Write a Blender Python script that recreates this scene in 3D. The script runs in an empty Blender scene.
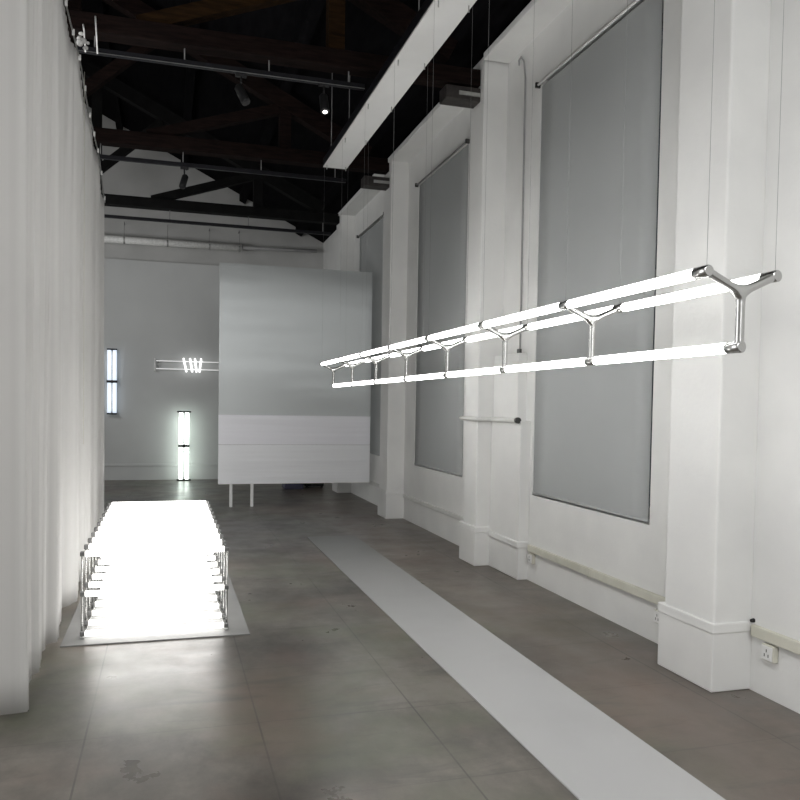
import bpy, bmesh, math, random
from mathutils import Vector, Matrix
random.seed(7)
S = bpy.context.scene
COL = S.collection
PI = math.pi

# ------------------------------------------------------------------ helpers
def V(*a): return Vector(a)

def add_box(bm, x0, x1, y0, y1, z0, z1, bev=0.0, seg=2):
    t = bmesh.new()
    vs = [t.verts.new((x, y, z)) for x in (x0, x1) for y in (y0, y1) for z in (z0, z1)]
    for f in ((0,1,3,2),(4,6,7,5),(0,4,5,1),(2,3,7,6),(0,2,6,4),(1,5,7,3)):
        t.faces.new([vs[i] for i in f])
    if bev > 0:
        bmesh.ops.bevel(t, geom=list(t.edges), offset=bev, segments=seg, affect='EDGES', profile=.5)
    bmesh.ops.recalc_face_normals(t, faces=list(t.faces))
    merge(bm, t)

def merge(bm, t):
    m = {}
    for v in t.verts: m[v] = bm.verts.new(v.co)
    for f in t.faces:
        try:
            nf = bm.faces.new([m[v] for v in f.verts]); nf.smooth = f.smooth
        except ValueError: pass
    t.free()

def frame_of(d):
    d = d.normalized()
    a = V(0,0,1) if abs(d.z) < .9 else V(1,0,0)
    u = d.cross(a).normalized(); return u, d.cross(u).normalized()

def add_tube(bm, pts, r, n=14, cap=True):
    pts = [Vector(p) for p in pts]
    rs = r if isinstance(r, (list, tuple)) else [r]*len(pts)
    rings = []
    u = None
    for i, p in enumerate(pts):
        if i == 0: d = pts[1]-pts[0]
        elif i == len(pts)-1: d = pts[-1]-pts[-2]
        else: d = (pts[i+1]-p).normalized() + (p-pts[i-1]).normalized()
        d = d.normalized()
        if u is None: u, w = frame_of(d)
        else:
            u = (u - d*u.dot(d)).normalized(); w = d.cross(u)
        rings.append([bm.verts.new(p + (u*math.cos(2*PI*k/n) + w*math.sin(2*PI*k/n))*rs[i]) for k in range(n)])
    for a, b in zip(rings, rings[1:]):
        for k in range(n):
            f = bm.faces.new((a[k], a[(k+1)%n], b[(k+1)%n], b[k])); f.smooth = True
    if cap:
        bm.faces.new(rings[0][::-1]); bm.faces.new(rings[-1])

def add_beam(bm, p, q, w, h, bev=.0):
    """rectangular bar from p to q in the XZ plane, w = thickness along Y, h = depth across"""
    p, q = Vector(p), Vector(q); d = (q-p).normalized(); n = V(0,1,0); s = d.cross(n).normalized()
    t = bmesh.new(); vs = []
    for c in (p, q):
        for a, b in ((-1,-1),(-1,1),(1,1),(1,-1)):
            vs.append(t.verts.new(c + n*(a*w/2) + s*(b*h/2)))
    for f in ((0,1,2,3),(7,6,5,4),(0,4,5,1),(1,5,6,2),(2,6,7,3),(3,7,4,0)): t.faces.new([vs[i] for i in f])
    if bev: bmesh.ops.bevel(t, geom=list(t.edges), offset=bev, segments=2, affect='EDGES', profile=.5)
    bmesh.ops.recalc_face_normals(t, faces=list(t.faces))
    merge(bm, t)

def obj(name, bm, mat, parent=None, loc=(0,0,0), smooth=None):
    """geometry is authored in world coordinates; origin = loc (top level) or the parent's origin"""
    base = Vector(loc)
    if parent is not None:
        p = parent; base = V(0,0,0)
        while p is not None: base += p.location; p = p.parent
    if base.length: bmesh.ops.translate(bm, verts=list(bm.verts), vec=-base)
    bmesh.ops.recalc_face_normals(bm, faces=list(bm.faces))
    me = bpy.data.meshes.new(name); bm.to_mesh(me); bm.free()
    if isinstance(mat, (list, tuple)):
        for m in mat: me.materials.append(m)
    else: me.materials.append(mat)
    o = bpy.data.objects.new(name, me); COL.objects.link(o)
    if parent is not None: o.parent = parent
    else: o.location = base
    return o

def tag(o, label, cat, group=None, kind=None):
    o['label'] = label; o['category'] = cat
    if group: o['group'] = group
    if kind: o['kind'] = kind
    return o

def thing(name, loc, label, cat, group=None, kind=None):
    o = bpy.data.objects.new(name, None); COL.objects.link(o); o.location = loc
    o.empty_display_size = .1
    return tag(o, label, cat, group, kind)

def box(name, b, mat, parent=None, loc=None, bev=0.0):
    bm = bmesh.new(); add_box(bm, *b, bev=bev)
    return obj(name, bm, mat, parent, loc if loc is not None else ((b[0]+b[1])/2, (b[2]+b[3])/2, b[4]))

def tube(name, pts, r, mat, parent=None, n=14, loc=(0,0,0)):
    bm = bmesh.new(); add_tube(bm, pts, r, n)
    return obj(name, bm, mat, parent, loc)

def copy_to(o, parent, off=(0,0,0)):
    c = o.copy(); COL.objects.link(c); c.parent = parent; c.location = Vector(off)
    return c

# ------------------------------------------------------------------ materials
def mat(name): 
    m = bpy.data.materials.new(name); m.use_nodes = True
    nt = m.node_tree; b = nt.nodes['Principled BSDF']
    return m, nt, b

def N(nt, t, **k):
    n = nt.nodes.new(t)
    for a, v in k.items():
        if a in n.inputs.keys() and not hasattr(n, a): n.inputs[a].default_value = v
        else: setattr(n, a, v)
    return n

def ramp(nt, stops):
    r = nt.nodes.new('ShaderNodeValToRGB'); cr = r.color_ramp
    while len(cr.elements) > 1: cr.elements.remove(cr.elements[-1])
    cr.elements[0].position = stops[0][0]; cr.elements[0].color = (*stops[0][1], 1)
    for p, c in stops[1:]:
        e = cr.elements.new(p); e.color = (*c, 1)
    return r

def noise_mat(name, c1, c2, scale=6, rough=.8, bump=0.0, bscale=60, metal=0, stretch=(1,1,1), spec=.5, detail=6):
    m, nt, b = mat(name); L = nt.links
    g = N(nt, 'ShaderNodeNewGeometry'); mp = N(nt, 'ShaderNodeMapping'); mp.inputs['Scale'].default_value = stretch
    L.new(g.outputs['Position'], mp.inputs['Vector'])
    n = N(nt, 'ShaderNodeTexNoise'); n.inputs['Scale'].default_value = scale; n.inputs['Detail'].default_value = detail
    L.new(mp.outputs[0], n.inputs['Vector'])
    r = ramp(nt, [(.3, c1), (.7, c2)]); L.new(n.outputs[0], r.inputs[0]); L.new(r.outputs[0], b.inputs['Base Color'])
    b.inputs['Roughness'].default_value = rough; b.inputs['Metallic'].default_value = metal
    b.inputs['Specular IOR Level'].default_value = spec
    if bump:
        n2 = N(nt, 'ShaderNodeTexNoise'); n2.inputs['Scale'].default_value = bscale; L.new(mp.outputs[0], n2.inputs['Vector'])
        bp = N(nt, 'ShaderNodeBump'); bp.inputs['Strength'].default_value = bump; bp.inputs['Distance'].default_value = .01
        L.new(n2.outputs[0], bp.inputs['Height']); L.new(bp.outputs[0], b.inputs['Normal'])
    return m

def glow(name, col, strength):
    m, nt, b = mat(name)
    b.inputs['Base Color'].default_value = (.9,.9,.9,1)
    b.inputs['Emission Color'].default_value = (*col, 1); b.inputs['Emission Strength'].default_value = strength
    # a little unevenness along the frosted glass
    return m

TUBE_L = 10.5
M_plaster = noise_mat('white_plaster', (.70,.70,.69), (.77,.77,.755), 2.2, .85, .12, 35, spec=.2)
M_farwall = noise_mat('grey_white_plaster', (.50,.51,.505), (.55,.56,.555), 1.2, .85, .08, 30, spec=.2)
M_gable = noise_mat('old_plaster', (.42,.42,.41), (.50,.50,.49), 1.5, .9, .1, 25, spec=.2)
M_trim = noise_mat('painted_moulding', (.62,.62,.60), (.70,.70,.68), 4, .7, .08, 40, spec=.3)
M_trunk = noise_mat('cream_plastic', (.56,.55,.47), (.62,.61,.53), 8, .5)
M_cornice = noise_mat('cornice_paint', (.40,.40,.40), (.48,.48,.475), 5, .8, spec=.2)
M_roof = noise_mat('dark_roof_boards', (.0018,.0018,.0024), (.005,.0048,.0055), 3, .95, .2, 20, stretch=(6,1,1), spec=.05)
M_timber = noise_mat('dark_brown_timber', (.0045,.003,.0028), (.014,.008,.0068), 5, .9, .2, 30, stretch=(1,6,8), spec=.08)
M_timber_w = noise_mat('warm_lit_timber', (.009,.005,.002), (.028,.014,.005), 5, .9, .2, 30, stretch=(1,6,8), spec=.08)  # warm tint of the light on these timbers is put into the colour
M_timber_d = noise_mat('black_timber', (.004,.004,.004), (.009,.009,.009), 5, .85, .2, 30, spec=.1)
M_black = noise_mat('black_enamel', (.005,.005,.007), (.009,.009,.012), 10, .45, spec=.25)
M_blackmat = noise_mat('black_plastic', (.006,.006,.007), (.011,.011,.012), 10, .6)
M_blind = noise_mat('grey_blind_fabric', (.385,.398,.398), (.415,.428,.428), 1.0, .75, .15, 220, spec=.3)
M_steel = noise_mat('brushed_steel', (.42,.42,.41), (.52,.52,.51), 20, .3, metal=1)
M_chrome = noise_mat('polished_chrome', (.50,.50,.49), (.57,.57,.56), 12, .27, metal=1)
M_darkcap = noise_mat('dark_chrome', (.10,.10,.10), (.16,.16,.155), 12, .25, metal=1)
M_cap = noise_mat('grey_metal_cap', (.20,.20,.20), (.28,.28,.275), 12, .4, metal=.9)
M_white_enamel = noise_mat('white_enamel', (.72,.72,.71), (.78,.78,.77), 3, .4)
M_wire = noise_mat('thin_steel_wire', (.20,.20,.20), (.25,.25,.25), 20, .7)
M_frame = noise_mat('window_paint', (.30,.30,.30), (.36,.36,.36), 6, .5)
M_mat = noise_mat('pale_mat', (.21,.21,.205), (.26,.26,.255), 3, .5)
M_tube = glow('white_tube_glow', (1,.995,.975), TUBE_L)
M_tube_floor = glow('white_bed_tube_glow', (1,.985,.955), 4.4)
M_tube_b = glow('blue_white_glow', (.72,.84,1), .85)
M_tube_g = glow('green_white_glow', (.88,1,.91), 4.2)
M_tube_s = glow('small_tube_glow', (1,1,1), 1.7)
M_rod = glow('faint_rod_glow', (1,1,1), .38)
M_lamp = glow('spot_lens', (1,.97,.9), 6)
M_duct = noise_mat('white_duct_sheet', (.72,.72,.70), (.88,.88,.86), 30, .45, .3, 60)
M_bluebox = noise_mat('dark_blue_cloth', (.045,.045,.075), (.06,.06,.10), 8, .7)

def m_floor():
    m, nt, b = mat('polished_concrete'); L = nt.links
    g = N(nt, 'ShaderNodeNewGeometry'); sp = N(nt, 'ShaderNodeSeparateXYZ'); L.new(g.outputs['Position'], sp.inputs[0])
    def noise(scale, detail=6, rough=.6, st=(1,1,1), off=(0,0,0), dist=0):
        mp = N(nt, 'ShaderNodeMapping'); mp.inputs['Scale'].default_value = st; mp.inputs['Location'].default_value = off
        L.new(g.outputs['Position'], mp.inputs['Vector'])
        n = N(nt, 'ShaderNodeTexNoise'); n.inputs['Scale'].default_value = scale; n.inputs['Detail'].default_value = detail
        n.inputs['Roughness'].default_value = rough; n.inputs['Distortion'].default_value = dist
        L.new(mp.outputs[0], n.inputs['Vector']); return n
    def mix(a, bb, fac, mode='MIX'):
        x = N(nt, 'ShaderNodeMix', data_type='RGBA', blend_type=mode)
        if isinstance(fac, (int, float)): x.inputs[0].default_value = fac
        else: L.new(fac, x.inputs[0])
        for s, k in ((a, 6), (bb, 7)):
            if isinstance(s, tuple): x.inputs[k].default_value = (*s, 1)
            else: L.new(s, x.inputs[k])
        return x.outputs[2]
    def math_(op, a, bb=None, cl=False):
        x = N(nt, 'ShaderNodeMath', operation=op); x.use_clamp = cl
        for k, s in enumerate((a, bb)):
            if s is None: continue
            if isinstance(s, (int, float)): x.inputs[k].default_value = s
            else: L.new(s, x.inputs[k])
        return x.outputs[0]
    base = ramp(nt, [(.38, (.056,.050,.043)), (.5, (.118,.107,.092)), (.62, (.190,.172,.148))])
    L.new(noise(1.1, 9, .68, (1,.7,1)).outputs[0], base.inputs[0])
    col = base.outputs[0]
    # greenish and reddish blotches
    gr = ramp(nt, [(.48, (0,0,0)), (.62, (1,1,1))]); L.new(noise(.9, 4, .6, off=(3,1,0)).outputs[0], gr.inputs[0])
    col = mix(col, (.118,.128,.084), math_('MULTIPLY', gr.outputs[0], .6))
    rd = ramp(nt, [(.50, (0,0,0)), (.66, (1,1,1))]); L.new(noise(.75, 4, .6, off=(7,5,0)).outputs[0], rd.inputs[0])
    col = mix(col, (.165,.118,.098), math_('MULTIPLY', rd.outputs[0], .65))
    gx0 = math_('SUBTRACT', sp.outputs['X'], 1.9); gx0 = math_('MULTIPLY', gx0, 2.0, True)
    col = mix(col, (.185,.140,.117), math_('MULTIPLY', gx0, .5))
    # scuffs: thin dark streaks lying across the hall
    sc = ramp(nt, [(.54, (0,0,0)), (.68, (1,1,1))]); L.new(noise(2.2, 7, .7, (.55,2.4,1), (1,2,0), .5).outputs[0], sc.inputs[0])
    col = mix(col, (.085,.078,.068), math_('MULTIPLY', sc.outputs[0], .75))
    # grime lane along the wall on the right
    gx = math_('SUBTRACT', sp.outputs['X'], 2.2); gx = math_('MULTIPLY', gx, 1.1, True)
    gn = ramp(nt, [(.38, (0,0,0)), (.56, (1,1,1))]); L.new(noise(2.6, 7, .7, (1,.6,1), (5,5,0)).outputs[0], gn.inputs[0])
    col = mix(col, (.10,.092,.08), math_('MULTIPLY', math_('MULTIPLY', gx, gn.outputs[0]), .8))
    # small specks
    vo = N(nt, 'ShaderNodeTexNoise'); vo.inputs['Scale'].default_value = 26; vo.inputs['Detail'].default_value = 3
    L.new(g.outputs['Position'], vo.inputs['Vector'])
    spk = ramp(nt, [(.75, (0,0,0)), (.78, (1,1,1))]); L.new(vo.outputs[0], spk.inputs[0])
    col = mix(col, (.07,.06,.055), math_('MULTIPLY', spk.outputs[0], .5))
    # saw-cut joints every 0.787 m
    def joint(o, off, w):
        t = math_('ADD', o, off); t = math_('DIVIDE', t, .787); t = math_('FRACT', t); t = math_('SUBTRACT', t, .5)
        t = math_('ABSOLUTE', t); t = math_('SUBTRACT', .5, t); return math_('LESS_THAN', t, w)
    jx = joint(sp.outputs['X'], .35, .0055); jy = joint(sp.outputs['Y'], -3.02, .006)
    jn = ramp(nt, [(.35, (.15,.15,.15)), (.6, (1,1,1))]); L.new(noise(.8, 3, off=(2,9,0)).outputs[0], jn.inputs[0])
    jf = math_('ADD', math_('MULTIPLY', jx, .9), math_('MULTIPLY', jy, .40), True)
    col = mix(col, (.045,.041,.037), math_('MULTIPLY', jf, jn.outputs[0]))
    L.new(col, b.inputs['Base Color'])
    rr = ramp(nt, [(.3, (.26,.26,.26)), (.7, (.42,.42,.42))]); L.new(noise(2.5, 6).outputs[0], rr.inputs[0]); L.new(rr.outputs[0], b.inputs['Roughness'])
    b.inputs['Specular IOR Level'].default_value = .5
    bp = N(nt, 'ShaderNodeBump'); bp.inputs['Strength'].default_value = .06; bp.inputs['Distance'].default_value = .01
    L.new(noise(9, 5).outputs[0], bp.inputs['Height']); L.new(bp.outputs[0], b.inputs['Normal'])
    return m
M_floor = m_floor()
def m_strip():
    """white paint, turning to concrete grey towards the far end"""
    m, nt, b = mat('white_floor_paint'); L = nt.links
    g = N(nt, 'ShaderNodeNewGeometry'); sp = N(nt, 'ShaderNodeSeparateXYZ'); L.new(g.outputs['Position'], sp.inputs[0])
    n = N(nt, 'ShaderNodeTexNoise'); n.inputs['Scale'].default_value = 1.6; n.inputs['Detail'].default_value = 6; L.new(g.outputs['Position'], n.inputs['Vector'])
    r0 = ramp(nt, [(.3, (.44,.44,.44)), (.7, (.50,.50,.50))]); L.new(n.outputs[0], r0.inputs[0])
    mr = N(nt, 'ShaderNodeMapRange'); mr.inputs['From Min'].default_value = 5.2; mr.inputs['From Max'].default_value = 9.2; L.new(sp.outputs['Y'], mr.inputs['Value'])  # blend from white to grey along the strip
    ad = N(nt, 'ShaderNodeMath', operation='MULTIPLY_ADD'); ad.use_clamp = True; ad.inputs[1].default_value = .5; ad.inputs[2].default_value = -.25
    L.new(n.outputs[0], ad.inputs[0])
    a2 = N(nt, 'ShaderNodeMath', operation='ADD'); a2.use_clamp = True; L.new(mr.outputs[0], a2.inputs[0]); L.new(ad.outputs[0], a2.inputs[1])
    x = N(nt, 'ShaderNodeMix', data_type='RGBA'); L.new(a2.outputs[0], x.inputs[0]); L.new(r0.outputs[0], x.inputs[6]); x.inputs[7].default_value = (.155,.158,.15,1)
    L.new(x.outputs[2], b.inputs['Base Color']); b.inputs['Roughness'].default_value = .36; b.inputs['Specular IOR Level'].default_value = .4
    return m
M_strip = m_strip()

def m_curtain():
    m, nt, b = mat('sheer_white_curtain'); L = nt.links
    out = nt.nodes['Material Output']
    g = N(nt, 'ShaderNodeNewGeometry')
    mp = N(nt, 'ShaderNodeMapping'); mp.inputs['Scale'].default_value = (14, 14, .06); L.new(g.outputs['Position'], mp.inputs['Vector'])
    n = N(nt, 'ShaderNodeTexNoise'); n.inputs['Scale'].default_value = 1.2; n.inputs['Detail'].default_value = 3; L.new(mp.outputs[0], n.inputs['Vector'])
    r = ramp(nt, [(.3, (.63,.622,.61)), (.7, (.71,.702,.69))]); L.new(n.outputs[0], r.inputs[0])
    L.new(r.outputs[0], b.inputs['Base Color']); b.inputs['Roughness'].default_value = .9; b.inputs['Specular IOR Level'].default_value = .1
    t = N(nt, 'ShaderNodeBsdfTranslucent'); t.inputs['Color'].default_value = (.72,.715,.70,1)
    mx = N(nt, 'ShaderNodeMixShader'); mx.inputs[0].default_value = .33
    L.new(b.outputs[0], mx.inputs[1]); L.new(t.outputs[0], mx.inputs[2]); L.new(mx.outputs[0], out.inputs['Surface'])
    return m
M_curtain = m_curtain()

def m_screen(name, c, wav, st, sz, met=.3):
    """satin film, brushed so that reflections spread sideways, slightly wavy"""
    m, nt, b = mat(name); L = nt.links
    b.inputs['Base Color'].default_value = (*c, 1); b.inputs['Metallic'].default_value = met
    b.inputs['Roughness'].default_value = .42; b.inputs['Anisotropic'].default_value = .9
    tg = N(nt, 'ShaderNodeTangent', direction_type='RADIAL', axis='Z'); L.new(tg.outputs[0], b.inputs['Tangent'])
    g = N(nt, 'ShaderNodeNewGeometry'); mp = N(nt, 'ShaderNodeMapping'); mp.inputs['Scale'].default_value = (.3, 1, sz)
    L.new(g.outputs['Position'], mp.inputs['Vector'])
    n = N(nt, 'ShaderNodeTexNoise'); n.inputs['Scale'].default_value = wav; n.inputs['Detail'].default_value = 2; L.new(mp.outputs[0], n.inputs['Vector'])
    bp = N(nt, 'ShaderNodeBump'); bp.inputs['Strength'].default_value = st; bp.inputs['Distance'].default_value = .03
    L.new(n.outputs[0], bp.inputs['Height']); L.new(bp.outputs[0], b.inputs['Normal'])
    return m
M_screen_up = m_screen('satin_film', (.46,.48,.48), .75, .7, 1.7, .6)
M_screen_mid = m_screen('satin_film_middle', (.86,.86,.90), 1.2, .5, 5, .05)
M_screen_lo = m_screen('satin_film_lower', (.86,.87,.89), 1.2, .5, 5, .05)

def m_glass():
    m, nt, b = mat('window_glass')
    b.inputs['Base Color'].default_value = (.9,.95,.95,1); b.inputs['Transmission Weight'].default_value = 1
    b.inputs['Roughness'].default_value = .02; b.inputs['IOR'].default_value = 1.45
    return m
M_glass = m_glass()

# ------------------------------------------------------------------ setting
WX, PX = 3.13, 2.88          # plane of the wall on the right, face of its pilasters
YF = 16.3
def roof_z(x): return 4.93 + .492*(WX - x)

tag(box('floor', (-4, 3.6, -6, 17, -.2, 0), M_floor), 'polished grey brown concrete floor with saw cut joints', 'floor', kind='structure')

bays = [(4.588, 6.365, .775, 4.375), (8.1, 9.86, .77, 4.42), (11.49, 13.15, .77, 4.41)]
bm = bmesh.new()
add_box(bm, WX, WX+.35, -6, 17, 0, .77); add_box(bm, WX, WX+.35, -6, 17, 4.42, 5.3)
prev = -6
for y0, y1, z0, z1 in bays:
    add_box(bm, WX, WX+.35, prev, y0, .77, 4.42); prev = y1
add_box(bm, WX, WX+.35, prev, 17, .77, 4.42)
tag(obj('wall_right', bm, M_plaster), 'long white plaster wall with tall blinds between pilasters', 'wall', kind='structure')

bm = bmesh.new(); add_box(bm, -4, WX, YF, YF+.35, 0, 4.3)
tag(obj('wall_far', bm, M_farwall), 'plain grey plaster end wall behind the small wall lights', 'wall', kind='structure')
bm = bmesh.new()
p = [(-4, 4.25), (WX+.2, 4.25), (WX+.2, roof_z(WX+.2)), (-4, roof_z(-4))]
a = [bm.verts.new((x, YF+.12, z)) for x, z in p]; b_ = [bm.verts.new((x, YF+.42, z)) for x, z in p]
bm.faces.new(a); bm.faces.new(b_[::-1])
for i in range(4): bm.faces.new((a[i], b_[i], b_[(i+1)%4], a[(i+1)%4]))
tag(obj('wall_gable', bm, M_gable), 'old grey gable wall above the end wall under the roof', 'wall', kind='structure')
bm = bmesh.new(); add_box(bm, -4.3, -4, -6, 17, 0, 8.6)
tag(obj('wall_left', bm, M_plaster), 'plain white wall hidden beyond the curtain', 'wall', kind='structure')
bm = bmesh.new(); add_box(bm, -4.3, 3.5, -6.3, -6, 0, 8.6)
tag(obj('wall_back', bm, M_plaster), 'plain white wall behind the camera', 'wall', kind='structure')

bm = bmesh.new()
def slab(x0, x1, dz, th, y0, y1):
    q = [(x0, roof_z(x0)+dz), (x1, roof_z(x1)+dz), (x1, roof_z(x1)+dz+th), (x0, roof_z(x0)+dz+th)]
    a = [bm.verts.new((x, y0, z)) for x, z in q]; b = [bm.verts.new((x, y1, z)) for x, z in q]
    bm.faces.new(a); bm.faces.new(b[::-1])
    for i in range(4): bm.faces.new((a[i], b[i], b[(i+1)%4], a[(i+1)%4]))
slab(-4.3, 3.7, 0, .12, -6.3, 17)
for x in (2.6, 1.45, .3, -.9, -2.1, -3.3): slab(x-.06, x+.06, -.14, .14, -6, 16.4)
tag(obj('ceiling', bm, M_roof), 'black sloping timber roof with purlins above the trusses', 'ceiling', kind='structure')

# pilasters on the right wall
pil = [(3.60, 4.06, 'wide white pilaster nearest the camera, right of the nearest blind'),
       (7.08, 7.42, 'white pilaster with a boxed base between the nearest and middle blinds'),
       (10.31, 10.71, 'white pilaster just right of the satin screen'),
       (13.5, 13.9, 'dim white pilaster rising behind the top of the satin screen')]
for i, (y0, y1, lab) in enumerate(pil):
    bm = bmesh.new()
    add_box(bm, PX+.004, WX+.02, y0+.006, y1-.006, 0, 4.9, bev=.012)
    add_box(bm, PX-.004, WX+.02, y0, y1+(.08 if i == 1 else .04), 0, .33, bev=.008)                  # plinth
    add_box(bm, PX-.011, WX+.01, y0-.007, y1+(.084 if i == 1 else .044), .325, .385, bev=.008)   # moulding
    tag(obj('trim_%d' % (i+1), bm, M_plaster, loc=(PX, (y0+y1)/2, 0)), lab, 'pilaster', kind='structure')
# boxed base beside the second pilaster
bm = bmesh.new()
add_box(bm, 3.03, WX+.02, 6.425, 7.085, 0, 1.43, bev=.008)
add_box(bm, 3.045, WX+.02, 6.53, 7.085, 1.42, 2.045, bev=.008)
add_box(bm, 3.012, WX+.01, 6.41, 7.075, .29, .35, bev=.012)
tag(obj('trim_5', bm, M_plaster, loc=(3.08, 6.75, 0)), 'white stepped boxing against the wall beside the second pilaster', 'boxing', kind='structure')
# cornice runs from pilaster to pilaster
for i, (y0, y1, lab) in enumerate([(-1, 7.06, 'grey edged white cornice ledge at top above the nearest blind'),
                                   (7.5, 10.44, 'grey edged white cornice ledge above the middle blind'),
                                   (10.75, 13.76, 'grey edged cornice ledge above the dim far blind')]):
    bm = bmesh.new(); add_box(bm, 2.86, WX+.1, y0, y1, 4.84, 4.905, bev=.008)
    tag(obj('trim_%d' % (6+i), bm, M_plaster, loc=(3, (y0+y1)/2, 4.87)), lab, 'cornice', kind='structure')
# wall base mouldings in the bays
for i, (y0, y1, z0, z1, lab) in enumerate([(7.5, 10.28, .29, .345, 'low white wall moulding under the middle blind'),
                                           (10.74, 13.46, .29, .345, 'low wall moulding beyond the third pilaster'),
                                           (13.95, 16.3, .29, .345, 'low wall moulding in the far corner')]):
    bm = bmesh.new(); add_box(bm, WX-.022, WX+.02, y0, y1, z0, z1, bev=.01)
    tag(obj('trim_%d' % (9+i), bm, M_trim, loc=(WX, (y0+y1)/2, z0)), lab, 'moulding', kind='structure')
bm = bmesh.new(); add_box(bm, -4, WX, YF-.02, YF+.05, .27, .32, bev=.008)
tag(obj('baseboard_far', bm, M_farwall, loc=(0, YF, .27)), 'low ledge along the foot of the grey end wall', 'baseboard', kind='structure')

# windows behind the blinds
wl = ['tall window hidden behind the nearest grey blind', 'tall window hidden behind the middle grey blind', 'tall window hidden behind the far grey blind']
for i, (y0, y1, z0, z1) in enumerate(bays):
    w = thing('window_%d' % (i+1), (WX+.28, (y0+y1)/2, z0), wl[i], 'window', kind='structure')
    bm = bmesh.new()
    for a0, a1, c0, c1 in ((y0, y1, z0, z0+.06), (y0, y1, z1-.06, z1), (y0, y0+.06, z0, z1), (y1-.06, y1, z0, z1),
                           ((y0+y1)/2-.03, (y0+y1)/2+.03, z0, z1), (y0, y1, 2.5, 2.56)):
        add_box(bm, WX+.24, WX+.30, a0, a1, c0, c1)
    obj('window_frame', bm, M_frame, w)
    box('pane', (WX+.265, WX+.275, y0+.05, y1-.05, z0+.05, z1-.05), M_glass, w)

# ------------------------------------------------------------------ blinds
bl = ['tall grey roller blind nearest the camera, above the cream trunking', 'tall grey roller blind between the second and third pilasters',
      'dim grey roller blind seen just right of the satin screen']
for i, ((y0, y1, z0, z1), lab) in enumerate(zip(bays, bl)):
    t = thing('roller_blind', (WX, (y0+y1)/2, z0), lab, 'blind', 'roller blinds on the right wall')
    ya, yb = y0+.03, y1+.0
    bm = bmesh.new()
    # fabric: thin sheet with a faint sag, real thickness
    nz, ny = 14, 8
    fr = [[bm.verts.new((WX+.008+.006*math.sin(PI*k/nz)*math.sin(PI*j/ny), ya+(yb-ya)*j/ny, z0+.02+(z1+.0-z0-.03)*k/nz)) for j in range(ny+1)] for k in range(nz+1)]
    bk = [[bm.verts.new((v.co.x+.003, v.co.y, v.co.z)) for v in row] for row in fr]
    for k in range(nz):
        for j in range(ny):
            f = bm.faces.new((fr[k][j], fr[k][j+1], fr[k+1][j+1], fr[k+1][j])); f.smooth = True
            f = bm.faces.new((bk[k][j], bk[k+1][j], bk[k+1][j+1], bk[k][j+1])); f.smooth = True
    for k in range(nz):
        bm.faces.new((fr[k][0], fr[k+1][0], bk[k+1][0], bk[k][0])); bm.faces.new((fr[k][ny], bk[k][ny], bk[k+1][ny], fr[k+1][ny]))
    obj('blind_fabric', bm, M_blind, t)
    tube('bottom_rail', [(WX+.010, ya, z0+.018), (WX+.010, yb, z0+.018)], .011, M_blind, t, 10)
    tube('roller', [(WX-.022, y0-.01, z1+.005), (WX-.022, y1+.02, z1+.005)], .010, M_white_enamel if i == 0 else M_cap, t, 14)
    bm = bmesh.new()
    add_box(bm, WX-.045, WX+.002, y1+.015, y1+.035, z1-.02, z1+.028, bev=.004)
    b1 = obj('bracket', bm, M_darkcap, t)
    bm = bmesh.new(); add_box(bm, WX-.045, WX+.002, y0-.035, y0-.012, z1-.02, z1+.028, bev=.004); obj('bracket', bm, M_darkcap, t)

# ------------------------------------------------------------------ conduit, cable, trunking, sockets
bm = bmesh.new()
add_tube(bm, [(PX-.022, 7.46, 1.435), (PX-.022, 7.05, 1.435), (PX-.005, 7.035, 1.435), (3.00, 7.035, 1.435), (3.012, 7.02, 1.435), (3.012, 6.47, 1.435)], .021, 12)
pp = tag(obj('pipe', bm, M_trim, loc=(2.95, 7, 1.43)), 'short horizontal white pipe across the second pilaster and its boxing', 'pipe')
bm = bmesh.new(); add_tube(bm, [(3.012, 6.4695, 1.435), (3.012, 6.435, 1.435)], .028, 12); ec = obj('end_cap', bm, M_darkcap, pp); ec['label'] = 'dark end cap'
t = thing('cable', (WX-.01, 6.67, 2.04), 'thin dark cable hanging down the wall onto the stepped boxing', 'cable')
tube('cord', [(WX-.002, 6.83, 4.73), (WX-.02, 6.80, 4.765), (WX-.025, 6.74, 4.77), (WX-.02, 6.69, 4.71), (WX-.012, 6.67, 4.55), (WX-.010, 6.67, 3.2), (WX-.010, 6.665, 2.045)], .0085, M_frame, t, 8)
box('cable_clip', (WX-.03, WX, 6.645, 6.69, 2.0452, 2.09), M_darkcap, t, bev=.004)
t = thing('cable_trunking', (WX, 5.3, .27), 'cream cable trunking along the wall under the nearest blind', 'trunking')
bm = bmesh.new(); add_box(bm, WX-.032, WX, 4.155, 6.38, .268, .33, bev=.006); obj('duct', bm, M_trunk, t)
bm = bmesh.new(); add_box(bm, WX-.036, WX, 5.3, 5.33, .265, .333, bev=.003); obj('joint_cover', bm, M_trunk, t)
t = thing('cable_trunking', (WX, 3.0, .28), 'cream cable trunking at the right edge beside the nearest pilaster', 'trunking')
bm = bmesh.new(); add_box(bm, WX-.03, WX, 1.2, 3.575, .31, .375, bev=.006); obj('duct', bm, M_trunk, t)
def socket(y, z, lab, dark=False):
    t = thing('wall_socket', (WX, y, z), lab, 'socket', 'low wall sockets')
    box('back_box', (WX-.032, WX, y-.045, y+.045, z-.045, z+.045), M_trunk, t, bev=.006)
    box('face_plate', (WX-.040, WX-.032, y-.038, y+.038, z-.038, z+.038), M_white_enamel, t, bev=.003)
    bm = bmesh.new()
    for dy, dz in ((-.014, -.012), (.014, -.012), (0, .014)): add_box(bm, WX-.0405, WX-.0395, y+dy-.003, y+dy+.003, z+dz-.008, z+dz+.008)
    obj('socket_hole', bm, M_blackmat, t)
socket(6.32, .215, 'small cream socket box under the far end of the trunking')
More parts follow.
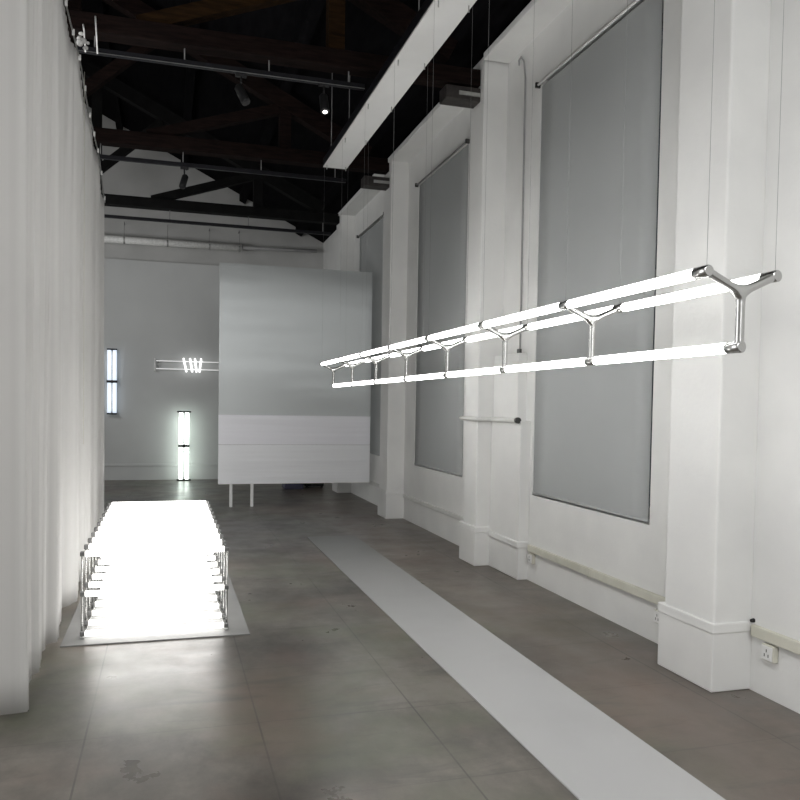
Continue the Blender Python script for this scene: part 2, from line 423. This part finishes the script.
socket(3.44, .255, 'small white socket low on the wall near the right edge')
socket(4.42, .19, 'small white socket low on the wall behind the nearest pilaster')
bm = bmesh.new(); add_tube(bm, [(WX, 3.585, .392), (WX-.02, 3.585, .392)], [.012, .009], 10)
tag(obj('wall_plug', bm, M_blackmat, loc=(WX, 3.585, .392)), 'tiny black plug in the corner above the trunking', 'plug')

# ------------------------------------------------------------------ white strip on the floor
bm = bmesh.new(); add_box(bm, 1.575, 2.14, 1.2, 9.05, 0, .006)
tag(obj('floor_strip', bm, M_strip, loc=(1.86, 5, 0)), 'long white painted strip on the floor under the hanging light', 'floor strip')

# ------------------------------------------------------------------ hanging Y-bracket light
FX, ZH = 1.855, 1.951
HW = .138
Y0, Y1, NY = 2.235, 8.99, 8
step = (Y1-Y0)/(NY-1)
TL, TR, BT = V(FX-HW, 0, 2.013), V(FX+HW, 0, 2.013), V(FX, 0, 1.767)
hub = V(FX, 0, ZH)
def y_bracket_mesh():
    me = bpy.data.meshes.new('y_skel')
    vs = [hub]; es = []; rs = [.0115]
    for tip in (TL, TR, BT):
        prev = 0
        for k in range(1, 6):
            f = k/5; vs.append(hub.lerp(tip, f)); rs.append([.0115,.0110,.0110,.0110,.0115][k-1]); es.append((prev, len(vs)-1)); prev = len(vs)-1
    me.from_pydata([v - hub for v in vs], es, [])
    o = bpy.data.objects.new('y_skel', me); COL.objects.link(o)
    sk = o.modifiers.new('s', 'SKIN'); sk.use_smooth_shade = True
    ss = o.modifiers.new('b', 'SUBSURF'); ss.levels = 2; ss.render_levels = 2
    for i, d in enumerate(me.skin_vertices[0].data): d.radius = (rs[i]*1.45, rs[i]*1.45); d.use_root = (i == 0)
    dg = bpy.context.evaluated_depsgraph_get(); dg.update()
    m2 = bpy.data.meshes.new_from_object(o.evaluated_get(dg)); m2.name = 'y_bracket'
    bpy.data.objects.remove(o); m2.materials.clear(); m2.materials.append(M_chrome)
    for p_ in m2.polygons: p_.use_smooth = True
    return m2
YM = y_bracket_mesh()
hl = thing('hanging_light', (FX, (Y0+Y1)/2, 1.75), 'long suspended light of three rows of glowing tubes on chrome Y brackets', 'pendant light')
def sock_mesh():
    bm = bmesh.new(); add_tube(bm, [(0,-.036,0), (0,-.032,0), (0,.032,0), (0,.036,0)], [.016,.0205,.0205,.016], 16)
    for f in bm.faces: f.smooth = len(f.verts) == 4
    me = bpy.data.meshes.new('socket'); bm.to_mesh(me); bm.free(); me.materials.append(M_chrome); return me
SM = sock_mesh()
bm = bmesh.new(); add_tube(bm, [(0,0,0), (0,step-.077,0)], .0185, 18)
TM = bpy.data.meshes.new('tube'); bm.to_mesh(TM); bm.free(); TM.materials.append(M_tube)
CANZ = 4.29
def wire_mesh(h):
    bm = bmesh.new(); add_tube(bm, [(0,0,0), (0,0,h)], .0007, 6)
    me = bpy.data.meshes.new('suspension_wire'); bm.to_mesh(me); bm.free(); me.materials.append(M_wire); return me
WM = wire_mesh(CANZ-2.03)
for i in range(NY):
    y = Y0+i*step
    o = bpy.data.objects.new('y_bracket', YM); COL.objects.link(o); o.parent = hl; o.location = V(FX, y, ZH)-hl.location
    for tip in (TL, TR, BT):
        s = bpy.data.objects.new('socket', SM); COL.objects.link(s); s.parent = o; s.location = V(tip.x, 0, tip.z)-hub + (V(0,.022,0) if i == 0 else V(0,0,0))
        if i < NY-1:
            tb = bpy.data.objects.new('tube', TM); COL.objects.link(tb); tb.parent = hl
            tb.location = V(tip.x, y+.0385, tip.z)-hl.location
    for tip in (TL, TR):
        w = bpy.data.objects.new('suspension_wire', WM); COL.objects.link(w); w.parent = hl
        w.location = V(tip.x, y, 2.03)-hl.location

# canopy board the light hangs from
cv = thing('canopy_board', (FX, 5, CANZ), 'long white board with black sides hung above the suspended light', 'ceiling panel')
bm = bmesh.new(); add_box(bm, FX-.135, FX+.135, 1.4, 9.08, CANZ, CANZ+.012); obj('white_underside', bm, M_white_enamel, cv)
bm = bmesh.new(); add_box(bm, FX-.14, FX+.14, 1.39, 9.085, CANZ+.0121, CANZ+.095, bev=.004); obj('board_body', bm, M_black, cv)
for i in range(NY):
    for sx in (-1, 1):
        y = Y0+i*step
        bm = bmesh.new(); add_tube(bm, [(FX+sx*.11, y, CANZ-.045), (FX+sx*.11, y, CANZ)], .005, 8); obj('wire_ferrule', bm, M_steel, cv)
for y in (2.6, 5.6, 8.8):
    for sx in (-1, 1):
        tube('hanger_rod', [(FX+sx*.1, y, CANZ+.095), (FX+sx*.1, y, roof_z(FX+sx*.1)+.02)], .005, M_wire, cv, 8)

# ------------------------------------------------------------------ bed of tubes on the floor
mt = tag(box('floor_mat', (-.632, .545, 5.28, 8.2, 0, .008), M_mat, bev=.002), 'pale mat on the floor under the bed of glowing tubes', 'mat')
fl = thing('tube_floor_light', (-.05, 6.7, .008), 'low three tier bed of glowing white tubes on the pale mat', 'floor light')
XL, XR = -.528, .410
NR, RS = 11, .258
YB = 5.42
bm = bmesh.new(); add_tube(bm, [(XL+.032,0,0), (XR-.032,0,0)], .0188, 16)
FTM = bpy.data.meshes.new('tube'); bm.to_mesh(FTM); bm.free(); FTM.materials.append(M_tube_floor)
bm = bmesh.new(); add_box(bm, -.015, .015, -.015, .015, -.015, .015, bev=.004)
CAPM = bpy.data.meshes.new('end_cap'); bm.to_mesh(CAPM); bm.free(); CAPM.materials.append(M_cap)
bm = bmesh.new(); add_tube(bm, [(0,0,0), (0,0,.562)], .006, 10)
POSTM = bpy.data.meshes.new('post'); bm.to_mesh(POSTM); bm.free(); POSTM.materials.append(M_chrome)
for r in range(NR):
    y = YB + r*RS
    for z in (.04, .30, .56):
        tb = bpy.data.objects.new('tube', FTM); COL.objects.link(tb); tb.parent = fl; tb.location = V(0, y, z)-fl.location
        for x in (XL+.014, XR-.014):
            c = bpy.data.objects.new('end_cap', CAPM); COL.objects.link(c); c.parent = tb; c.location = V(x, 0, 0)
    for x in (XL+.008, XR-.008):
        p_ = bpy.data.objects.new('post', POSTM); COL.objects.link(p_); p_.parent = fl; p_.location = V(x, y+.021, .008)-fl.location
for x in (XL+.014, XR-.014):
    bm = bmesh.new(); add_box(bm, x-.012, x+.012, YB-.018, YB+(NR-1)*RS+.03, .008, .02, bev=.002); obj('base_rail', bm, M_steel, fl)

# ------------------------------------------------------------------ curtain
ctl = [(4.10,-1.25),(4.17,-.98),(4.194,-.80),(4.217,-.657),(4.42,-.70),(4.543,-.716),(4.60,-.693),(4.70,-.721),(4.741,-.681),(5.0,-.70),(5.193,-.732),(5.228,-.711),
       (5.33,-.722),(5.383,-.653),(5.8,-.69),(6.207,-.75),(6.395,-.656),(6.8,-.69),(7.098,-.729),(7.169,-.70),(7.6,-.656),(8.1,-.74),(8.4,-.658),(8.9,-.73),(9.12,-.650),(9.2,-.72),(9.22,-.9)]
def cx(y):
    for (ya, xa), (yb, xb) in zip(ctl, ctl[1:]):
        if ya <= y <= yb:
            t = (y-ya)/(yb-ya); t = t*t*(3-2*t); return xa+(xb-xa)*t
    return ctl[0][1] if y < ctl[0][0] else ctl[-1][1]
def ctop(y):
    pts = [(4, 4.17), (6.6, 4.15), (7.2, 4.02), (8.4, 3.95), (8.9, 3.74), (9.3, 3.66)]
    if y <= pts[0][0]: return pts[0][1]
    for (a, b), (c, d) in zip(pts, pts[1:]):
        if y <= c: return b+(d-b)*(y-a)/(c-a)
    return pts[-1][1]
ys = []
for (ya, _), (yb, _) in zip(ctl, ctl[1:]):
    n = max(3, int((yb-ya)/.016)); ys += [ya+(yb-ya)*k/n for k in range(n)]
ys.append(ctl[-1][0])
ct = thing('curtain', (-.7, 6.7, 0), 'tall white pleated curtain hanging along the left side', 'curtain')
bm = bmesh.new(); rows = []
NZ = 22
for k in range(NZ+1):
    f = k/NZ; row = []
    for y in ys:
        x = cx(y); ef = f*f*.75
        xx = x*(1-ef) + (-.66 if 4.21 < y < 9.15 else x)*ef
        xx += (.006+.003*math.sin(3*y))*math.sin(2*PI*y/.105+1.7*math.sin(1.3*y)) * (1 if 4.24 < y < 9.1 else 0)
        xx += .006*math.sin(5*f+y*2.1)*(1-f)
        z = .012+.012*math.sin(7*y) + f*(ctop(y)-.012)
        row.append(bm.verts.new((xx, y, z)))
    rows.append(row)
for a, b in zip(rows, rows[1:]):
    for i in range(len(ys)-1):
        f = bm.faces.new((a[i], a[i+1], b[i+1], b[i])); f.smooth = True
fab = obj('curtain_fabric', bm, M_curtain, ct)
sol = fab.modifiers.new('thickness', 'SOLIDIFY'); sol.thickness = .0025
pts = [(-.652, y, ctop(y)+.004) for y in (4.2, 5.4, 6.6, 7.2, 7.8, 8.4, 8.65, 8.9, 9.15)]
tube('curtain_wire', pts, .006, M_steel, ct, 8)
bm = None
for k in range(12):
    y = 4.4+k*.42
    box('curtain_clip', (-.655, -.637, y-.008, y+.008, ctop(y)-.03, ctop(y)+.012), M_white_enamel, ct, bev=.003)
tube('pull_cord', [(-.632, 6.72, ctop(6.72)), (-.632, 6.72, 1.2)], .0022, M_trunk, ct, 6)
# gathered cloth knot where the wire is tied to the track
bm = bmesh.new()
for k, (dx, dy, dz, r) in enumerate([(0,0,0,.026),(.025,.02,.025,.022),(-.005,.04,.045,.022),(.04,.03,-.02,.016),(.015,-.03,.055,.014),(.055,.01,.01,.012),(0,.02,.075,.012),(.03,0,-.035,.012)]):
    t = bmesh.new(); bmesh.ops.create_icosphere(t, subdivisions=2, radius=r, matrix=Matrix.Translation((-.63+dx, 6.35+dy, 4.19+dz)))
    for f in t.faces: f.smooth = True
    merge(bm, t)
obj('tie_knot', bm, M_curtain, ct)

# ------------------------------------------------------------------ satin screen
SY = 11.88
sc = thing('display_screen', (1.89, SY, 0), 'large satin grey screen panel standing across the hall', 'screen')
box('upper_sheet', (.735, 3.04, SY-.012, SY+.012, 1.374, 3.60), M_screen_up, sc)
box('middle_sheet', (.735, 3.04, SY-.0122, SY+.012, .934, 1.3738), M_screen_mid, sc)
box('lower_sheet', (.735, 3.04, SY-.0122, SY+.012, .352, .927), M_screen_lo, sc)
bm = bmesh.new()
for a in ((.735, .76), (3.015, 3.04)): add_box(bm, a[0], a[1], SY+.0125, SY+.04, .352, 3.6)
add_box(bm, .76, 3.015, SY+.0125, SY+.04, 3.57, 3.6); add_box(bm, .76, 3.015, SY+.0125, SY+.04, .352, .38); add_box(bm, .76, 3.015, SY+.0125, SY+.04, .915, .95)
obj('back_frame', bm, M_steel, sc)
bm = bmesh.new(); add_box(bm, .735, 3.04, SY-.014, SY+.012, .344, .352); obj('bottom_edge', bm, M_white_enamel, sc)
for x in (.925, 1.235):
    bm = bmesh.new(); add_box(bm, x-.022, x+.022, SY+.0126, SY+.05, 0, .36, bev=.004); obj('leg', bm, M_white_enamel, sc)

# ------------------------------------------------------------------ lamps at the end wall
def tube_column(name, x0, x1, z0, z1, y, m, lab, cat, wide_cap):
    t = thing(name, ((x0+x1)/2, y, z0), lab, cat)
    zm = (z0+z1)/2
    for xa in (x0, x1):
        for a, b in ((z0+.03, zm-.025), (zm+.025, z1-.03)):
            tube('tube', [(xa, y, a), (xa, y, b)], .036, m, t, 16)
    for z, w in ((z0, wide_cap), (zm-.025, .006), (z1-.03, wide_cap)):
        h = .05 if z == zm-.025 else .03
        bm = bmesh.new(); add_box(bm, x0-.042-w, x1+.042+w, y-.05, y+.045, z, z+h, bev=.006); obj('collar', bm, M_blackmat, t)
    return t
t = tube_column('tube_wall_light', -1.065, -.965, 1.29, 2.56, YF-.10, M_tube_b, 'bluish twin tube light mounted upright on the end wall beside the curtain', 'wall light', .0)
box('mounting_bar', (-1.04, -.99, YF-.055, YF, 1.35, 2.5), M_steel, t)
t = tube_column('tube_standing_light', .275, .39, .0, 1.375, YF-.22, M_tube_g, 'upright twin tube light standing on the floor against the end wall', 'floor light', .035)
t = thing('rod_wall_light', (.7, YF-.08, 2.17), 'thin horizontal rod light with four short slanted glowing tubes', 'wall light')
bm = bmesh.new(); add_tube(bm, [(-.222, YF-.08, 2.15), (-.222, YF-.08, 2.40)], .022, 10); obj('end_bracket', bm, M_white_enamel, t)
for z in (2.355, 2.20): tube('rod', [(-.222, YF-.08, z), (2.6, YF-.08, z)], .010, M_rod, t, 8)
for x in (-.16, 2.55): tube('standoff', [(x, YF-.08, 2.28), (x, YF, 2.28)], .01, M_steel, t, 8); 
for x in (-.16, 2.55): tube('rod_tie', [(x, YF-.08, 2.19), (x, YF-.08, 2.365)], .008, M_steel, t, 8)
for xa, xb in ((.315,.375),(.44,.485),(.535,.567),(.655,.625)):
    tube('tube', [(xa, YF-.11, 2.42), (xb, YF-.11, 2.145)], .018, M_tube_s, t, 12)

# dark goods on the floor past the screen
t = thing('storage_box', (2.2, 14.6, 0), 'dark blue box on the floor seen under the screen', 'box')
bm = bmesh.new(); add_box(bm, 2.06, 2.40, 14.2, 14.6, 0, .34, bev=.01); obj('box_body', bm, M_bluebox, t)
bm = bmesh.new(); add_box(bm, 2.05, 2.41, 14.19, 14.61, .34, .38, bev=.008); obj('lid', bm, M_bluebox, t)
t = thing('equipment_case', (2.6, 14.8, 0), 'black equipment case beside the dark blue box under the screen', 'case')
bm = bmesh.new(); add_box(bm, 2.46, 2.82, 14.4, 14.8, .03, .30, bev=.012); obj('case_body', bm, M_blackmat, t)
bm = bmesh.new(); add_box(bm, 2.55, 2.62, 14.385, 14.40, .17, .20); obj('latch', bm, M_steel, t)
for x in (2.5, 2.78):
    bm = bmesh.new(); add_box(bm, x-.02, x+.02, 14.42, 14.46, 0, .035); obj('foot', bm, M_blackmat, t)

# ------------------------------------------------------------------ roof trusses
def truss(y, lab, mc, hc, zc, warm=None, ends=2.88):
    t = thing('roof_truss', (0, y, zc-hc/2), lab, 'roof truss', 'timber roof trusses')
    bm = bmesh.new(); add_box(bm, -4, ends, y-.09, y+.09, zc-hc/2, zc+hc/2, bev=.008); obj('bottom_chord', bm, mc, t)
    bm = bmesh.new(); add_beam(bm, (-4, y, roof_z(-4)-.25), (2.6, y, roof_z(2.6)-.25), .16, .2); obj('rafter', bm, mc, t)
    for x in (1.47, -1.1):
        bm = bmesh.new(); add_box(bm, x-.075, x+.075, y-.07, y+.07, zc+hc/2, roof_z(x)-.3); obj('post', bm, warm or mc, t)
    for (xa, xb) in ((-.25, 1.39), (-1.52, -.10)):
        bm = bmesh.new(); add_beam(bm, (xa, y, zc+hc/2-.02), (xb, y, roof_z(xb)-.38), .12, .13); obj('strut', bm, warm or mc, t)
    return t
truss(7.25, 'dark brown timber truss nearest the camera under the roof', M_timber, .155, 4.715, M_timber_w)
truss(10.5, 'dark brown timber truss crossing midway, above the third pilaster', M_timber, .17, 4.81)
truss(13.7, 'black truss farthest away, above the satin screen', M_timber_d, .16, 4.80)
for y, z, lab in ((7.27, 4.46, 'lit steel shoe block under the nearest truss at the second pilaster'), (10.5, 4.48, 'steel shoe block under the middle truss at the third pilaster')):
    t = thing('beam_shoe', (2.7, y, z), lab, 'beam shoe', 'beam shoes')
    bm = bmesh.new(); add_box(bm, 2.53, 2.93, y-.10, y+.10, z+.03, z+.16, bev=.012); obj('block', bm, noise_mat('shoe_timber', (.016,.013,.012), (.040,.034,.031), 14, .6, .2, 30), t)
    bm = bmesh.new(); add_box(bm, 2.66, 2.90, y-.11, y-.10, z+.07, z+.11, bev=.004); obj('plate', bm, M_steel, t)

# lighting tracks under the trusses
def track(y, x0, x1, z, zc, lab, h=.05):
    t = thing('lighting_track', ((x0+x1)/2, y, z), lab, 'lighting track', 'lighting tracks under the trusses')
    bm = bmesh.new(); add_box(bm, x0, x1, y-.022, y+.022, z, z+h, bev=.004); obj('rail', bm, M_black, t)
    bm = bmesh.new(); add_box(bm, x0, x1, y-.0235, y-.0222, z+.002, z+.010); obj('edge_strip', bm, M_steel if y < 9 else M_black, t)
    n = 4
    for k in range(n):
        x = x0+.15+(x1-x0-.3)*k/(n-1)
        tube('hanger', [(x, y, z+h), (x, y, zc)], .006, M_wire, t, 8)
track(7.25, -.75, 1.75, 4.485, 4.67, 'black lighting track hung from the nearest timber truss')
track(10.5, -.95, 2.3, 4.54, 4.74, 'black lighting track hung from the middle timber truss')
track(13.7, -1.4, 2.75, 4.515, 4.73, 'black rail hung under the farthest truss')
# two white hooks on the nearest truss by the curtain
for x, dz, lab in ((-.67, -.02, 'thin white hanger hook on the nearest truss, closest to curtain'), (-.575, .06, 'thin white hanger hook on the nearest truss, right of its twin')):
    bm = bmesh.new(); add_tube(bm, [(x-.01, 7.16, 4.66+dz), (x-.012, 7.128, 4.685+dz), (x-.005, 7.125, 4.62), (x, 7.20, 4.47)], .006, 8)
    tag(obj('hanger_hook', bm, M_white_enamel, loc=(x, 7.13, 4.6)), lab, 'hook', 'white hanger hooks')

def spot(x, y, z, tilt, lab, on=False):
    t = thing('spot_light', (x, y, z), lab, 'spotlight', 'track spotlights')
    box('adapter', (x-.05, x+.05, y-.02, y+.02, z-.03, z), M_blackmat, t, bev=.004)
    tube('stem', [(x, y, z-.03), (x, y, z-.12)], .01, M_blackmat, t, 8)
    d = V(math.sin(tilt), -.35, -math.cos(tilt)).normalized(); c = V(x, y, z-.16)
    a = c - d*.07; b = c + d*.12
    bm = bmesh.new(); add_tube(bm, [a, a+d*.02, b-d*.01, b], [.022, .040, .042, .039], 18); obj('lamp_head', bm, M_blackmat, t)
    tube('lens', [b, b+d*.004], .020 if on else .033, M_lamp if on else M_blackmat, t, 16)
spot(.20, 10.5, 4.54, -.25, 'black spotlight hanging from the middle track in front of the gable')
spot(.62, 7.25, 4.485, .4, 'black spotlight on the nearest track')
spot(1.37, 7.25, 4.50, .05, 'small lit spotlight at the end of the nearest track', True)

# white duct along the end wall
t = thing('duct_pipe', (.1, YF-.12, 4.57), 'white round duct running along the top of the end wall', 'duct')
bm = bmesh.new(); add_tube(bm, [(-2.4, YF-.14, 4.64), (1.42, YF-.14, 4.66)], .072, 16); obj('wide_duct', bm, M_duct, t)
for x in (-1.6, -.8, 0, .8, 1.38): 
    tube('duct_band', [(x-.012, YF-.14, 4.645), (x+.012, YF-.14, 4.645)], .077, M_steel, t, 16)
    tube('duct_hanger', [(x, YF-.14, 4.70), (x, YF-.14, 5.0), (x, YF+.13, 5.0)], .005, M_wire, t, 6)
tube('narrow_pipe', [(1.42, YF-.14, 4.665), (2.95, YF-.14, 4.70)], .035, M_frame, t, 12)

# ------------------------------------------------------------------ added fill lamps, unseen, behind the camera and the curtain
def area(name, loc, rot, sx, sy, e, col=(1,1,1)):
    l = bpy.data.lights.new(name, 'AREA'); l.shape = 'RECTANGLE'; l.size = sx; l.size_y = sy; l.energy = e; l.color = col
    o = bpy.data.objects.new(name, l); COL.objects.link(o); o.location = loc; o.rotation_euler = rot
    return o
area('fill_lamp', (.6, -.6, 4.3), (math.radians(28), 0, 0), 2.6, 1.0, 84)
area('fill_lamp', (-3.7, 5.9, 2.2), (0, math.radians(-90), 0), 3.4, 5.5, 215)
area('fill_lamp', (-2.7, 12.3, 3.4), (math.radians(80), 0, math.radians(-28)), 1.6, 1.2, 42)
area('fill_lamp', (.6, -3.6, 3.6), (math.radians(60), 0, 0), 3.0, 1.5, 115)

w = bpy.data.worlds.new('night'); S.world = w; w.use_nodes = True
w.node_tree.nodes['Background'].inputs[0].default_value = (.6,.68,.8,1); w.node_tree.nodes['Background'].inputs[1].default_value = .05

# ------------------------------------------------------------------ camera
f_px, yaw, pitch, roll, py = 786.96, .28871301, -.03469214, .01635494, 432.964
cy, sy = math.cos(yaw), math.sin(yaw)
fw = V(sy*math.cos(pitch), cy*math.cos(pitch), math.sin(pitch)); rt = V(cy, -sy, 0); up = rt.cross(fw)
r2 = rt*math.cos(roll)+up*math.sin(roll); u2 = up*math.cos(roll)-rt*math.sin(roll)
cam = bpy.data.cameras.new('camera'); co = bpy.data.objects.new('camera', cam); COL.objects.link(co)
m = Matrix.Identity(4)
for i in range(3): m[i][0] = r2[i]; m[i][1] = u2[i]; m[i][2] = -fw[i]
m.translation = V(0, 0, 1.55); co.matrix_world = m
cam.sensor_width = 36; cam.lens = f_px*36/800; cam.shift_y = (py-400)/800; cam.clip_start = .05
S.camera = co
S.view_settings.view_transform = 'Standard'; S.view_settings.look = 'None'; S.view_settings.gamma = 1; S.view_settings.exposure = .15
S.view_settings.use_curve_mapping = False
S.cycles.max_bounces = 10; S.cycles.diffuse_bounces = 6; S.cycles.use_denoising = True
